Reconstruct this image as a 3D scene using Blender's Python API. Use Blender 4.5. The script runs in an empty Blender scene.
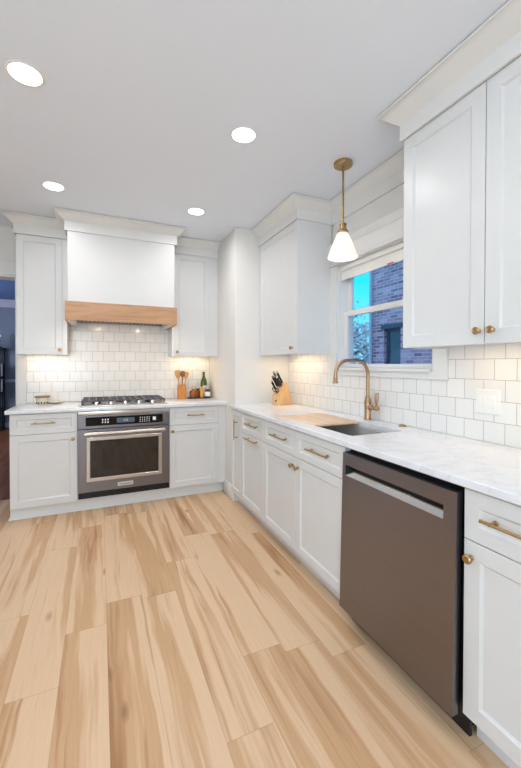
import bpy, bmesh, math, random
from mathutils import Vector, Matrix
random.seed(7)
S = bpy.context.scene
COL = S.collection

# ------------------------------------------------------------------ camera
cam_data = bpy.data.cameras.new('camera')
cam = bpy.data.objects.new('camera', cam_data)
COL.objects.link(cam)
YAW, PITCH, ROLL, FPX, SHY = .4182, -.0112, .0024, 361.05, -15.39
cy, sy, cp, sp, cr, sr = math.cos(YAW), math.sin(YAW), math.cos(PITCH), math.sin(PITCH), math.cos(ROLL), math.sin(ROLL)
R0, F0, U0 = Vector((cy, -sy, 0)), Vector((sy, cy, 0)), Vector((0, 0, 1))
FW = F0 * cp + U0 * sp
U1 = -F0 * sp + U0 * cp
RT = R0 * cr + U1 * sr
UP = -R0 * sr + U1 * cr
cam.matrix_world = Matrix(((RT.x, UP.x, -FW.x, -1.1195), (RT.y, UP.y, -FW.y, -1.5128), (RT.z, UP.z, -FW.z, 1.2891), (0, 0, 0, 1)))
cam_data.sensor_fit = 'VERTICAL'
cam_data.sensor_height = 36.0
cam_data.lens = FPX / 768 * 36.0
cam_data.shift_y = SHY / 768
cam_data.clip_start = .02
S.camera = cam

# ------------------------------------------------------------------ exposure, world, large lights
S.view_settings.view_transform = 'Standard'
S.view_settings.look = 'None'
S.view_settings.gamma = 1.0
S.view_settings.use_curve_mapping = False
S.view_settings.exposure = 0.13


def lin(v):
    v /= 255.0
    return v / 12.92 if v <= .04045 else ((v + .055) / 1.055) ** 2.4


def rgb(r, g, b):
    return (lin(r), lin(g), lin(b), 1.0)


W = bpy.data.worlds.new('evening_sky')
S.world = W
W.use_nodes = True
wt = W.node_tree
wt.nodes.clear()
wo = wt.nodes.new('ShaderNodeOutputWorld')
wb = wt.nodes.new('ShaderNodeBackground')
tc = wt.nodes.new('ShaderNodeTexCoord')
sx = wt.nodes.new('ShaderNodeSeparateXYZ')
ra = wt.nodes.new('ShaderNodeValToRGB')
ra.color_ramp.elements[0].position = 0.0
ra.color_ramp.elements[0].color = (.30, .92, 1.25, 1)
ra.color_ramp.elements[1].position = .22
ra.color_ramp.elements[1].color = (.02, .78, 1.12, 1)
hi_sky = ra.color_ramp.elements.new(.62)
hi_sky.color = (.62, .70, 1.35, 1)
wt.links.new(tc.outputs['Generated'], sx.inputs[0])
wt.links.new(sx.outputs['Z'], ra.inputs[0])
wt.links.new(ra.outputs[0], wb.inputs[0])
wb.inputs[1].default_value = 1.15
wt.links.new(wb.outputs[0], wo.inputs[0])


def area(name, loc, direction, sx_, sy_, power, color, shape='RECTANGLE', spread=180):
    l = bpy.data.lights.new(name, 'AREA')
    l.shape = shape
    l.size = sx_
    l.size_y = sy_
    l.energy = power
    l.color = color
    l.spread = math.radians(spread)
    o = bpy.data.objects.new(name, l)
    o.location = loc
    o.rotation_euler = Vector(direction).to_track_quat('-Z', 'Y').to_euler()
    COL.objects.link(o)
    return o


REC_W = 3.7          # each recessed ceiling light
REC_DIM = 1.2        # unseen ones added behind the viewer as fill, kept dim
REC_C = (1.0, .985, .975)
DAY_C = (.90, .95, 1.0)
area('rear_daylight_fill', (-2.2, -4.12, 1.5), (0, 1, 0), 1.5, 1.5, 52, DAY_C)  # unseen fill lamp added at the rear opening for ambient daylight
area('side_daylight_fill', (-3.26, -1.6, 1.5), (1, 0, 0), 1.7, 1.4, 13, DAY_C)  # second added fill lamp, out of view at the left wall opening
area('dining_fill_lamp', (-4.45, 5.2, 1.7), (1, 0, .15), 1.4, 1.3, 75, (.76, .87, 1.0))  # added lamp brightening the dining room, no window is built there

# ------------------------------------------------------------------ mesh helpers
ROOT = {}


class G:
    def __init__(s):
        s.bm = bmesh.new()

    def box(s, x0, x1, y0, y1, z0, z1, b=0.0, seg=1, mi=0):
        x0, x1 = min(x0, x1), max(x0, x1)
        y0, y1 = min(y0, y1), max(y0, y1)
        z0, z1 = min(z0, z1), max(z0, z1)
        v = [s.bm.verts.new(p) for p in ((x0, y0, z0), (x1, y0, z0), (x1, y1, z0), (x0, y1, z0), (x0, y0, z1), (x1, y0, z1), (x1, y1, z1), (x0, y1, z1))]
        fs = [s.bm.faces.new([v[i] for i in q]) for q in ((0, 3, 2, 1), (4, 5, 6, 7), (0, 1, 5, 4), (1, 2, 6, 5), (2, 3, 7, 6), (3, 0, 4, 7))]
        for f in fs:
            f.material_index = mi
        if b > 0:
            es = list({e for f in fs for e in f.edges})
            bmesh.ops.bevel(s.bm, geom=es, offset=b, segments=seg, affect='EDGES', profile=.5)
        return s

    def loft(s, loops, cap0=True, cap1=True, closed=True, mi=0):
        vs = [[s.bm.verts.new(p) for p in L] for L in loops]
        n = len(vs[0])
        for a, b in zip(vs, vs[1:]):
            for i in range(n if closed else n - 1):
                j = (i + 1) % n
                try:
                    s.bm.faces.new((a[i], a[j], b[j], b[i])).material_index = mi
                except ValueError:
                    pass
        if cap0:
            s.bm.faces.new(list(reversed(vs[0]))).material_index = mi
        if cap1:
            s.bm.faces.new(vs[-1]).material_index = mi
        return s

    def lathe(s, o, prof, axis=(0, 0, 1), seg=24, cap0=True, cap1=True, mi=0):
        o = Vector(o)
        a = Vector(axis).normalized()
        u = a.orthogonal().normalized()
        w = a.cross(u)
        loops = []
        for r, h in prof:
            r = max(r, 1e-5)
            loops.append([o + a * h + (u * math.cos(t) + w * math.sin(t)) * r for t in (2 * math.pi * i / seg for i in range(seg))])
        return s.loft(loops, cap0, cap1, mi=mi)

    def cyl(s, p0, p1, r, r1=None, seg=16, mi=0):
        p0, p1 = Vector(p0), Vector(p1)
        return s.lathe(p0, [(r, 0), (r if r1 is None else r1, (p1 - p0).length)], p1 - p0, seg, mi=mi)

    def tube(s, path, r, seg=12, mi=0, flat=1.0):
        path = [Vector(p) for p in path]
        n = len(path)
        rr = r if isinstance(r, (list, tuple)) else [r] * n
        T = []
        for i in range(n):
            a = path[min(i + 1, n - 1)] - path[max(i - 1, 0)]
            T.append(a.normalized())
        u = T[0].orthogonal().normalized()
        loops = []
        for i in range(n):
            u = (u - T[i] * u.dot(T[i])).normalized()
            w = T[i].cross(u)
            loops.append([path[i] + (u * math.cos(t) + w * math.sin(t) * flat) * rr[i] for t in (2 * math.pi * k / seg for k in range(seg))])
        return s.loft(loops, mi=mi)

    def prism(s, poly, fn, a0, a1, mi=0):
        return s.loft([[fn(u, v, a0) for u, v in poly], [fn(u, v, a1) for u, v in poly]], mi=mi)

    def sweep(s, path, prof, right=True, mi=0):
        """profile (out, z) carried along an xy polyline with mitred corners"""
        P = [Vector((p[0], p[1])) for p in path]
        n = len(P)

        def nrm(a, b):
            d = (b - a).normalized()
            return Vector((d.y, -d.x)) if right else Vector((-d.y, d.x))
        loops = []
        for i in range(n):
            if i == 0:
                m = nrm(P[0], P[1])
            elif i == n - 1:
                m = nrm(P[-2], P[-1])
            else:
                a, b = nrm(P[i - 1], P[i]), nrm(P[i], P[i + 1])
                m = (a + b) / (1 + a.dot(b))
            loops.append([(P[i].x + m.x * o, P[i].y + m.y * o, z) for o, z in prof])
        return s.loft(loops, mi=mi)

    def shaker(s, mp, u0, u1, v0, v1, fw=.052, t=.02, rec=.009):
        """panelled front: frame, sloped inner bevel and recessed panel"""
        rings = [(0, 0), (0, t - .0016), (.0016, t), (fw, t), (fw + .003, t - .004), (fw + .009, t - rec)]
        L = []
        for i, n in rings:
            L.append([mp(u0 + i, v0 + i, n), mp(u1 - i, v0 + i, n), mp(u1 - i, v1 - i, n), mp(u0 + i, v1 - i, n)])
        return s.loft(L)


def finish(name, g, mats, parent=None, angle=32, loc=None):
    bm = g.bm
    bmesh.ops.remove_doubles(bm, verts=bm.verts, dist=1e-6)
    bmesh.ops.recalc_face_normals(bm, faces=bm.faces)
    off = Vector((0, 0, 0))
    if parent is not None:
        off = ROOT[parent.name]
    elif loc is not None:
        off = Vector(loc)
    if off.length > 0:
        bmesh.ops.translate(bm, verts=bm.verts, vec=-off)
    me = bpy.data.meshes.new(name)
    bm.to_mesh(me)
    bm.free()
    for f in me.polygons:
        f.use_smooth = True
    me.set_sharp_from_angle(angle=math.radians(angle))
    for m in (mats if isinstance(mats, (list, tuple)) else [mats]):
        me.materials.append(m)
    o = bpy.data.objects.new(name, me)
    COL.objects.link(o)
    if parent is not None:
        o.parent = parent
    elif loc is not None:
        o.location = off
    ROOT[o.name] = off
    return o


def tag(o, label, cat, group=None):
    o['label'] = label
    o['category'] = cat
    if group:
        o['group'] = group
    return o


def thing(name, loc, label, cat, group=None):
    o = bpy.data.objects.new(name, None)
    o.empty_display_size = .05
    o.location = loc
    COL.objects.link(o)
    ROOT[o.name] = Vector(loc)
    return tag(o, label, cat, group)


def struct(name, g, mat, angle=32):
    o = finish(name, g, mat, angle=angle)
    o['kind'] = 'structure'
    return o


# ------------------------------------------------------------------ materials
class NT:
    def __init__(s, name):
        s.m = bpy.data.materials.new(name)
        s.m.use_nodes = True
        s.t = s.m.node_tree
        s.b = s.t.nodes['Principled BSDF']

    def n(s, kind, **kw):
        x = s.t.nodes.new('ShaderNode' + kind)
        for k, v in kw.items():
            setattr(x, k, v)
        return x

    def l(s, a, b):
        s.t.links.new(a, b)

    def math(s, op, a, b=None, c=None):
        x = s.n('Math', operation=op)
        for i, v in enumerate((a, b, c)):
            if v is None:
                continue
            if isinstance(v, (int, float)):
                x.inputs[i].default_value = v
            else:
                s.l(v, x.inputs[i])
        return x.outputs[0]

    def ramp(s, fac, stops):
        x = s.n('ValToRGB')
        e = x.color_ramp.elements
        while len(e) > 1:
            e.remove(e[-1])
        e[0].position, e[0].color = stops[0]
        for p, c in stops[1:]:
            k = e.new(p)
            k.color = c
        s.l(fac, x.inputs[0])
        return x.outputs[0]

    def coords(s, scale=(1, 1, 1)):
        tcn = s.n('TexCoord')
        mp = s.n('Mapping')
        mp.inputs['Scale'].default_value = scale
        s.l(tcn.outputs['Object'], mp.inputs[0])
        return mp.outputs[0]

    def noise(s, vec, scale, detail=4, rough=.5, dist=0.0):
        x = s.n('TexNoise')
        x.inputs['Scale'].default_value = scale
        x.inputs['Detail'].default_value = detail
        x.inputs['Roughness'].default_value = rough
        x.inputs['Distortion'].default_value = dist
        s.l(vec, x.inputs['Vector'])
        return x.outputs['Fac']

    def bump(s, h, strength, dist=.01):
        x = s.n('Bump')
        x.inputs['Strength'].default_value = strength
        x.inputs['Distance'].default_value = dist
        s.l(h, x.inputs['Height'])
        s.l(x.outputs[0], s.b.inputs['Normal'])

    def mix(s, fac, a, b, blend='MIX'):
        x = s.n('Mix', data_type='RGBA', blend_type=blend)
        for sock, v in ((x.inputs[0], fac), (x.inputs[6], a), (x.inputs[7], b)):
            if isinstance(v, (int, float, tuple)):
                sock.default_value = v
            else:
                s.l(v, sock)
        return x.outputs[2]


def plain(name, color, rough=.5, metal=0.0, var=.04, scale=6, bump=0.0, bscale=200, spec=.5, coat=0.0, trans=0.0, ior=1.45):
    k = NT(name)
    v = k.coords()
    f = k.noise(v, scale, 3)
    lo = tuple(c * (1 - var) for c in color[:3]) + (1,)
    hi = tuple(min(1, c * (1 + var)) for c in color[:3]) + (1,)
    k.l(k.ramp(f, [(.3, lo), (.7, hi)]), k.b.inputs['Base Color'])
    k.b.inputs['Roughness'].default_value = rough
    k.b.inputs['Metallic'].default_value = metal
    k.b.inputs['Specular IOR Level'].default_value = spec
    k.b.inputs['Coat Weight'].default_value = coat
    k.b.inputs['Transmission Weight'].default_value = trans
    k.b.inputs['IOR'].default_value = ior
    if bump:
        k.bump(k.noise(v, bscale, 2), bump, .002)
    return k.m


def emit(name, color, strength, base=(.8, .8, .8, 1)):
    k = NT(name)
    k.b.inputs['Base Color'].default_value = base
    k.b.inputs['Emission Color'].default_value = color
    k.b.inputs['Emission Strength'].default_value = strength
    return k.m


def brushed(name, color, rough, axis, var=.08):
    k = NT(name)
    sc = [3, 3, 3]
    for i in range(3):
        if i != axis:
            sc[i] = 350
    v = k.coords(tuple(sc))
    f = k.noise(v, 1, 3)
    lo = tuple(c * (1 - var) for c in color[:3]) + (1,)
    hi = tuple(c * (1 + var) for c in color[:3]) + (1,)
    k.l(k.ramp(f, [(.3, lo), (.7, hi)]), k.b.inputs['Base Color'])
    k.b.inputs['Metallic'].default_value = 1
    r = k.n('MapRange')
    r.inputs['To Min'].default_value = rough - .05
    r.inputs['To Max'].default_value = rough + .07
    k.l(f, r.inputs['Value'])
    k.l(r.outputs[0], k.b.inputs['Roughness'])
    k.bump(f, .05, .0005)
    return k.m


M = {}
M['wall'] = plain('warm_white_wall_paint', rgb(230, 227, 223), .7, var=.006, bump=.08)
M['ceiling'] = plain('white_ceiling_paint', rgb(236, 243, 253), .85, var=.004, bump=.05)
M['cab'] = plain('white_cabinet_lacquer', rgb(221, 221, 221), .32, var=.012)
M['trim'] = plain('white_trim_paint', rgb(229, 228, 226), .4, var=.012)
M['inside'] = plain('cabinet_carcass', rgb(215, 212, 205), .6)
M['brass'] = brushed('brushed_brass', rgb(178, 150, 106), .32, 2)
M['bronze'] = brushed('champagne_bronze', rgb(178, 148, 118), .30, 2)
M['steel'] = brushed('brushed_steel', rgb(196, 194, 192), .28, 1)
M['satin'] = plain('satin_steel', rgb(204, 202, 200), .40, .2, var=.02)
M['steelx'] = brushed('brushed_steel_across', rgb(196, 192, 188), .28, 0)
M['dw'] = brushed('dark_stainless_door', rgb(134, 130, 134), .30, 1, .05)
M['oven'] = brushed('dark_stainless_oven', rgb(128, 126, 132), .32, 0, .05)
M['black'] = plain('black_plastic', rgb(22, 22, 25), .4)
M['iron'] = plain('black_cast_iron', rgb(84, 84, 90), .42, bump=.2)
M['blackglass'] = plain('black_glass', rgb(8, 9, 12), .1, spec=.3)
M['ovenglass'] = plain('oven_door_glass', rgb(26, 24, 25), .05, var=.25, scale=9, coat=.6)
M['plastic'] = plain('white_plastic', rgb(240, 239, 236), .35, var=.01)
M['handle_black'] = plain('black_knife_handle', rgb(30, 30, 32), .38)
M['chrome'] = plain('polished_steel', rgb(215, 215, 215), .14, 1)
M['dining_wall'] = plain('blue_grey_wall_paint', rgb(124, 130, 146), .75)
M['dining_ceiling'] = plain('blue_painted_ceiling', rgb(92, 116, 166), .7)
M['dining_trim'] = plain('pale_lavender_trim', rgb(186, 180, 200), .5)
M['darkwood'] = plain('near_black_wood', rgb(26, 24, 32), .4)
M['ivory'] = plain('ivory_ceramic', rgb(222, 212, 188), .3)
M['drip'] = plain('dark_brown_glaze', rgb(52, 40, 34), .35)
M['lidwood'] = plain('brown_wooden_lid', rgb(140, 112, 86), .45)
M['concrete'] = plain('outdoor_ground', rgb(120, 125, 130), .9)
M['leaf'] = plain('tree_leaf', rgb(196, 208, 202), .6, var=.3, scale=3)
M['bark'] = plain('tree_bark', rgb(84, 78, 80), .9, var=.2)
M['label'] = plain('paper_label', rgb(232, 228, 220), .6)
M['red'] = plain('red_tag', rgb(205, 70, 50), .5)
M['shade_fabric'] = plain('white_roller_fabric', rgb(238, 236, 232), .8, bump=.15, bscale=500)
M['pale_pipe'] = plain('pale_blue_painted_metal', rgb(206, 206, 214), .5)
M['lens'] = emit('recessed_light_lens', (1, .98, .96, 1), 7)
M['striplens'] = emit('warm_strip_lens', (1, .78, .5, 1), 5)
M['bulb'] = emit('warm_bulb', (1, .92, .82, 1), 4)
M['display'] = emit('oven_display', rgb(60, 90, 120), .2, rgb(70, 80, 92))
M['glyph'] = emit('panel_glyphs', rgb(215, 225, 235), .35, rgb(200, 205, 210))


def glass(name, color, rough=0.0, ior=1.5):
    k = NT(name)
    k.b.inputs['Base Color'].default_value = color
    k.b.inputs['Transmission Weight'].default_value = 1
    k.b.inputs['Roughness'].default_value = rough
    k.b.inputs['IOR'].default_value = ior
    return k.m


M['green_glass'] = glass('green_bottle_glass', rgb(112, 140, 60))
M['clear_glass'] = glass('clear_glass', rgb(246, 246, 244))
M['amber'] = plain('amber_spirit', rgb(150, 82, 30), .12, coat=.4)
M['oil'] = plain('golden_oil', rgb(214, 160, 74), .12, coat=.4)
M['darkjar'] = plain('dark_glass_jar', rgb(52, 46, 50), .12, coat=.5)
M['cork'] = plain('cork', rgb(190, 150, 105), .8)


def window_glass():
    k = NT('window_glass')
    k.t.nodes.remove(k.b)
    out = k.t.nodes['Material Output']
    tr = k.n('BsdfTransparent')
    tr.inputs[0].default_value = (.94, .96, .97, 1)
    gl = k.n('BsdfGlossy')
    gl.inputs['Roughness'].default_value = .16
    mx = k.n('MixShader')
    mx.inputs[0].default_value = .012
    k.l(tr.outputs[0], mx.inputs[1])
    k.l(gl.outputs[0], mx.inputs[2])
    k.l(mx.outputs[0], out.inputs[0])
    return k.m


M['glass'] = window_glass()


def opal():
    k = NT('opal_glass_shade')
    k.t.nodes.remove(k.b)
    out = k.t.nodes['Material Output']
    d = k.n('BsdfDiffuse')
    d.inputs[0].default_value = (.92, .9, .88, 1)
    t = k.n('BsdfTranslucent')
    t.inputs[0].default_value = (.95, .92, .88, 1)
    g = k.n('BsdfGlossy')
    g.inputs['Roughness'].default_value = .12
    m1 = k.n('MixShader')
    m1.inputs[0].default_value = .55
    m2 = k.n('MixShader')
    m2.inputs[0].default_value = .06
    k.l(d.outputs[0], m1.inputs[1])
    k.l(t.outputs[0], m1.inputs[2])
    k.l(m1.outputs[0], m2.inputs[1])
    k.l(g.outputs[0], m2.inputs[2])
    k.l(m2.outputs[0], out.inputs[0])
    return k.m


M['opal'] = opal()


def wood(name, stops, axis, scale=1.0, rough=.45, stretch=14, fine=.25, freq=3.0):
    k = NT(name)
    sc = [scale * stretch] * 3
    sc[axis] = scale
    v = k.coords(tuple(sc))
    f = k.noise(v, freq, 5, .55, .8)
    sc2 = [scale * 140] * 3
    sc2[axis] = scale * 4
    f2 = k.noise(k.coords(tuple(sc2)), 1.0, 2)
    g = k.math('ADD', k.math('MULTIPLY', f, 1 - fine), k.math('MULTIPLY', f2, fine))
    k.l(k.ramp(g, stops), k.b.inputs['Base Color'])
    k.b.inputs['Roughness'].default_value = rough
    k.bump(f2, .08, .001)
    return k.m


M['hoodwood'] = wood('oak_hood_band', [(.3, rgb(168, 124, 88)), (.5, rgb(190, 147, 110)), (.7, rgb(202, 162, 126))], 0)
M['blockwood'] = wood('beech_block', [(.3, rgb(210, 160, 105)), (.6, rgb(232, 188, 136))], 2)
M['crockwood'] = wood('orange_wood', [(.3, rgb(190, 112, 48)), (.6, rgb(222, 148, 74))], 2)
M['spoonwood'] = wood('utensil_wood', [(.3, rgb(188, 132, 72)), (.6, rgb(224, 176, 112))], 2)
M['darkspoon'] = wood('dark_utensil_wood', [(.3, rgb(110, 66, 38)), (.6, rgb(158, 98, 58))], 2)
M['boardwood'] = wood('maple_board', [(.3, rgb(216, 178, 142)), (.6, rgb(236, 206, 174))], 1)


def floor_mat(name, pw, plen, light, mid, dark, streak, bright=1.0):
    k = NT(name)
    tcn = k.n('TexCoord')
    sep = k.n('SeparateXYZ')
    k.l(tcn.outputs['Object'], sep.inputs[0])
    X, Y = sep.outputs[0], sep.outputs[1]
    xs = k.math('DIVIDE', X, pw)
    ix = k.math('FLOOR', xs)
    fx = k.math('SUBTRACT', xs, ix)
    wn = k.n('TexWhiteNoise', noise_dimensions='1D')
    k.l(ix, wn.inputs['W'])
    ys = k.math('ADD', k.math('DIVIDE', Y, plen), wn.outputs['Value'])
    iy = k.math('FLOOR', ys)
    fy = k.math('SUBTRACT', ys, iy)
    cmb = k.n('CombineXYZ')
    k.l(ix, cmb.inputs[0])
    k.l(iy, cmb.inputs[1])
    wn2 = k.n('TexWhiteNoise', noise_dimensions='3D')
    k.l(cmb.outputs[0], wn2.inputs['Vector'])
    rnd = wn2.outputs['Value']
    rcol = k.n('SeparateColor')
    k.l(wn2.outputs['Color'], rcol.inputs[0])
    # grain coordinates: each plank its own stretch of timber
    gc = k.n('CombineXYZ')
    wmap = k.n('Mapping')
    wmap.inputs['Scale'].default_value = (5, 2.2, 1)
    k.l(tcn.outputs['Object'], wmap.inputs[0])
    warp = k.math('MULTIPLY', k.math('SUBTRACT', k.noise(wmap.outputs[0], 1.0, 2), .5), .05)
    k.l(k.math('ADD', k.math('ADD', X, warp), k.math('MULTIPLY', rcol.outputs[0], 37.0)), gc.inputs[0])
    k.l(k.math('ADD', Y, k.math('MULTIPLY', rcol.outputs[1], 53.0)), gc.inputs[1])
    k.l(rcol.outputs[2], gc.inputs[2])

    def mapped(sx_, sy_):
        mp = k.n('Mapping')
        mp.inputs['Scale'].default_value = (sx_, sy_, 4)
        k.l(gc.outputs[0], mp.inputs[0])
        return mp.outputs[0]
    broad = k.noise(mapped(11.0, .5), 1.0, 3, .5, .3)
    vein = k.noise(mapped(24, .9), 1.0, 4, .6, .4)
    fine = k.noise(mapped(240, 6), 1.0, 3, .6)
    tone = k.math('ADD', k.math('MULTIPLY', broad, .84), k.math('MULTIPLY', vein, .16))
    tone = k.math('ADD', tone, k.math('MULTIPLY', k.math('SUBTRACT', rnd, .5), .07))
    base = k.ramp(tone, [(.30, dark), (.40, mid), (.46, mid), (.52, light), (.75, light)])
    vr = k.ramp(vein, [(.30, streak), (.42, (1, 1, 1, 1))])
    c = k.mix(.45, base, vr, 'MULTIPLY')
    fr = k.ramp(fine, [(.3, (.84, .80, .76, 1)), (.6, (1, 1, 1, 1))])
    c = k.mix(.35, c, fr, 'MULTIPLY')
    # knots
    vo = k.n('TexVoronoi')
    vo.inputs['Scale'].default_value = 1.0
    k.l(mapped(4.5, 1.5), vo.inputs['Vector'])
    kn = k.ramp(vo.outputs['Distance'], [(.02, rgb(150, 104, 70)), (.085, (1, 1, 1, 1))])
    c = k.mix(.5, c, kn, 'MULTIPLY')
    # joints
    ex = k.math('MINIMUM', fx, k.math('SUBTRACT', 1.0, fx))
    ey = k.math('MINIMUM', fy, k.math('SUBTRACT', 1.0, fy))
    jx = k.math('LESS_THAN', ex, .0011 / pw)
    jy = k.math('LESS_THAN', ey, .0013 / plen)
    j = k.math('MAXIMUM', jx, jy)
    c = k.mix(k.math('MULTIPLY', j, .30), c, rgb(120, 84, 56))
    k.l(c, k.b.inputs['Base Color'])
    k.b.inputs['Roughness'].default_value = .38
    k.b.inputs['Specular IOR Level'].default_value = .35
    h = k.math('SUBTRACT', k.math('MULTIPLY', fine, .15), j)
    k.bump(h, .12, .002)
    return k.m


M['floor'] = floor_mat('blonde_plank_floor', .182, 1.22, rgb(229, 196, 160), rgb(210, 169, 129), rgb(172, 127, 87), rgb(200, 160, 126))
M['dining_floor'] = floor_mat('red_brown_floor', .09, .9, rgb(150, 92, 62), rgb(128, 70, 46), rgb(92, 48, 34), rgb(150, 120, 100))


def tile_mat(name, horiz):
    """square glazed tiles in running bond; horiz = index of the horizontal axis"""
    k = NT(name)
    tcn = k.n('TexCoord')
    sep = k.n('SeparateXYZ')
    k.l(tcn.outputs['Object'], sep.inputs[0])
    cmb = k.n('CombineXYZ')
    k.l(k.math('ADD', sep.outputs[horiz], 20 * .1035 + (.075 if horiz else .0)), cmb.inputs[0])
    k.l(k.math('SUBTRACT', sep.outputs[2], .912), cmb.inputs[1])
    br = k.n('TexBrick')
    br.offset = .5
    br.squash = 1.0
    br.inputs['Scale'].default_value = 1.0
    br.inputs['Brick Width'].default_value = .1035
    br.inputs['Row Height'].default_value = .1018
    br.inputs['Mortar Size'].default_value = .0016
    br.inputs['Mortar Smooth'].default_value = .3
    br.inputs['Bias'].default_value = 0
    br.inputs['Color1'].default_value = rgb(242, 240, 238)
    br.inputs['Color2'].default_value = rgb(237, 235, 232)
    br.inputs['Mortar'].default_value = rgb(178, 174, 170)
    k.l(cmb.outputs[0], br.inputs['Vector'])
    k.l(br.outputs['Color'], k.b.inputs['Base Color'])
    k.b.inputs['Roughness'].default_value = .16
    wob = k.noise(cmb.outputs[0], 14, 2)
    h = k.math('SUBTRACT', k.math('MULTIPLY', wob, .35), k.math('MULTIPLY', br.outputs['Fac'], .6))
    k.bump(h, .35, .004)
    return k.m


M['tile_back'] = tile_mat('white_square_tile_back', 0)
M['tile_right'] = tile_mat('white_square_tile_right', 1)


def quartz():
    k = NT('white_quartz')
    v = k.coords()
    d = k.noise(v, 2.2, 5, .6, 1.6)
    band = k.math('ABSOLUTE', k.math('SUBTRACT', d, .5))
    fac = k.ramp(band, [(0.0, rgb(221, 222, 227)), (.03, rgb(229, 231, 236)), (.10, rgb(232, 234, 239))])
    k.l(fac, k.b.inputs['Base Color'])
    k.b.inputs['Roughness'].default_value = .16
    return k.m


M['quartz'] = quartz()


def brick_wall():
    k = NT('weathered_brick')
    tcn = k.n('TexCoord')
    sep = k.n('SeparateXYZ')
    k.l(tcn.outputs['Object'], sep.inputs[0])
    cmb = k.n('CombineXYZ')
    k.l(k.math('ADD', sep.outputs[0], sep.outputs[1]), cmb.inputs[0])
    k.l(sep.outputs[2], cmb.inputs[1])
    br = k.n('TexBrick')
    br.inputs['Scale'].default_value = 1.0
    br.inputs['Brick Width'].default_value = .21
    br.inputs['Row Height'].default_value = .068
    br.inputs['Mortar Size'].default_value = .007
    br.inputs['Color1'].default_value = rgb(150, 112, 124)
    br.inputs['Color2'].default_value = rgb(226, 186, 196)
    br.inputs['Mortar'].default_value = rgb(232, 206, 214)
    k.l(cmb.outputs[0], br.inputs['Vector'])
    f = k.noise(tcn.outputs['Object'], 2.5, 4)
    c = k.mix(.5, br.outputs['Color'], k.ramp(f, [(.3, (.7, .7, .72, 1)), (.7, (1, 1, 1, 1))]), 'MULTIPLY')
    k.l(c, k.b.inputs['Base Color'])
    k.b.inputs['Roughness'].default_value = .9
    k.bump(br.outputs['Fac'], -.4, .01)
    return k.m


M['brick'] = brick_wall()

# ------------------------------------------------------------------ dimensions
XW, YW, ZC = .619, 2.567, 2.5765      # window wall, range wall, ceiling
XB, YF = .0400, 1.682                 # boxed-in corner: its left face and its front face
WT = .16                              # wall thickness
XL, YR = -3.3, -4.2                   # unseen left wall and rear wall
DY1 = 7.2                             # far wall of the dining room
CT = .914


# ------------------------------------------------------------------ room shell
struct('floor', G().box(XL - WT, XW + WT, YR - WT, YW + .02, -.12, 0), M['floor'])
struct('floor_dining', G().box(-4.6, -.6, YW + .02, DY1 + WT, -.12, -.002), M['dining_floor'])
struct('ceiling', G().box(XL - WT, XW + WT, YR - WT, YW + WT, ZC, ZC + .12), M['ceiling'])
struct('ceiling_dining', G().box(-4.6, -.6, YW + WT, DY1 + WT, ZC, ZC + .12), M['dining_ceiling'])

# range wall with a cased opening to the dining room on the left
OX0, OX1, OZ = -2.95, -1.842, 2.13
g = G()
g.box(OX1, XW + WT, YW, YW + WT, 0, ZC)
g.box(OX0, OX1, YW, YW + WT, OZ, ZC)
g.box(XL - WT, OX0, YW, YW + WT, 0, ZC)
struct('wall_back', g, M['wall'])
g = G()
g.box(-1.842, -1.764, YW - .018, YW - .0005, 0, OZ, .002)
g.box(OX0 - .1, OX0, YW - .018, YW - .0005, 0, OZ, .002)
g.box(OX0 - .12, -1.74, YW - .022, YW - .0005, OZ - .005, OZ + .115, .003)
g.box(OX0, OX1, YW - .0005, YW + WT + .01, OZ - .02, OZ - .001)
g.box(OX1 - .012, OX1 - .0005, YW - .0005, YW + WT + .01, 0, OZ - .02)
struct('door_1', g, M['trim'])

# window wall
WY0, WY1, WZ0, WZ1 = -.045, .885, 1.245, 2.085
g = G()
g.box(XW, XW + WT, YR - WT, WY0, 0, ZC)
g.box(XW, XW + WT, WY1, YW, 0, ZC)
g.box(XW, XW + WT, WY0, WY1, 0, WZ0)
g.box(XW, XW + WT, WY0, WY1, WZ1, ZC)
struct('wall_right', g, M['wall'])
g = G()
g.box(XB, XW - .001, YF, YW - .001, 0, ZC - .001, .004, 2)
struct('wall_corner', g, M['wall'])

# unseen left wall and rear wall, each with a window opening
g = G()
g.box(XL - WT, XL, YR - WT, -2.5, 0, ZC)
g.box(XL - WT, XL, -.7, YW, 0, ZC)
g.box(XL - WT, XL, -2.5, -.7, 0, .8)
g.box(XL - WT, XL, -2.5, -.7, 2.2, ZC)
struct('wall_left', g, M['wall'])
g = G()
g.box(XL, -3.0, YR - WT, YR, 0, ZC)
g.box(-1.4, XW, YR - WT, YR, 0, ZC)
g.box(-3.0, -1.4, YR - WT, YR, 0, .7)
g.box(-3.0, -1.4, YR - WT, YR, 2.3, ZC)
struct('wall_front', g, M['wall'])

# dining room
struct('wall_dining_back', G().box(-4.6, -.6, DY1, DY1 + WT, 0, ZC), M['dining_wall'])
struct('wall_dining_left', G().box(-4.6, -4.6 + .1, YW + WT, DY1, 0, ZC), M['dining_wall'])
struct('wall_dining_right', G().box(-.7, -.6, YW + WT, DY1, 0, ZC), M['dining_wall'])
CROWN = [(0, -.15), (.012, -.15), (.016, -.135), (.03, -.12), (.06, -.07), (.085, -.035), (.095, -.03), (.095, -.004), (0, -.004)]
struct('trim_dining_crown', G().sweep([(-4.5, DY1 - .0005), (-.7, DY1 - .0005)], [(o, ZC + z) for o, z in CROWN]), M['dining_trim'])
g = G()
g.box(-4.5, -.7, DY1 - .022, DY1 - .0005, .915, .975, .006, 2)
struct('trim_chair_rail', g, M['dining_trim'])
struct('baseboard_dining', G().box(-4.5, -.7, DY1 - .016, DY1 - .0005, 0, .12, .003), M['dining_trim'])

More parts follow.
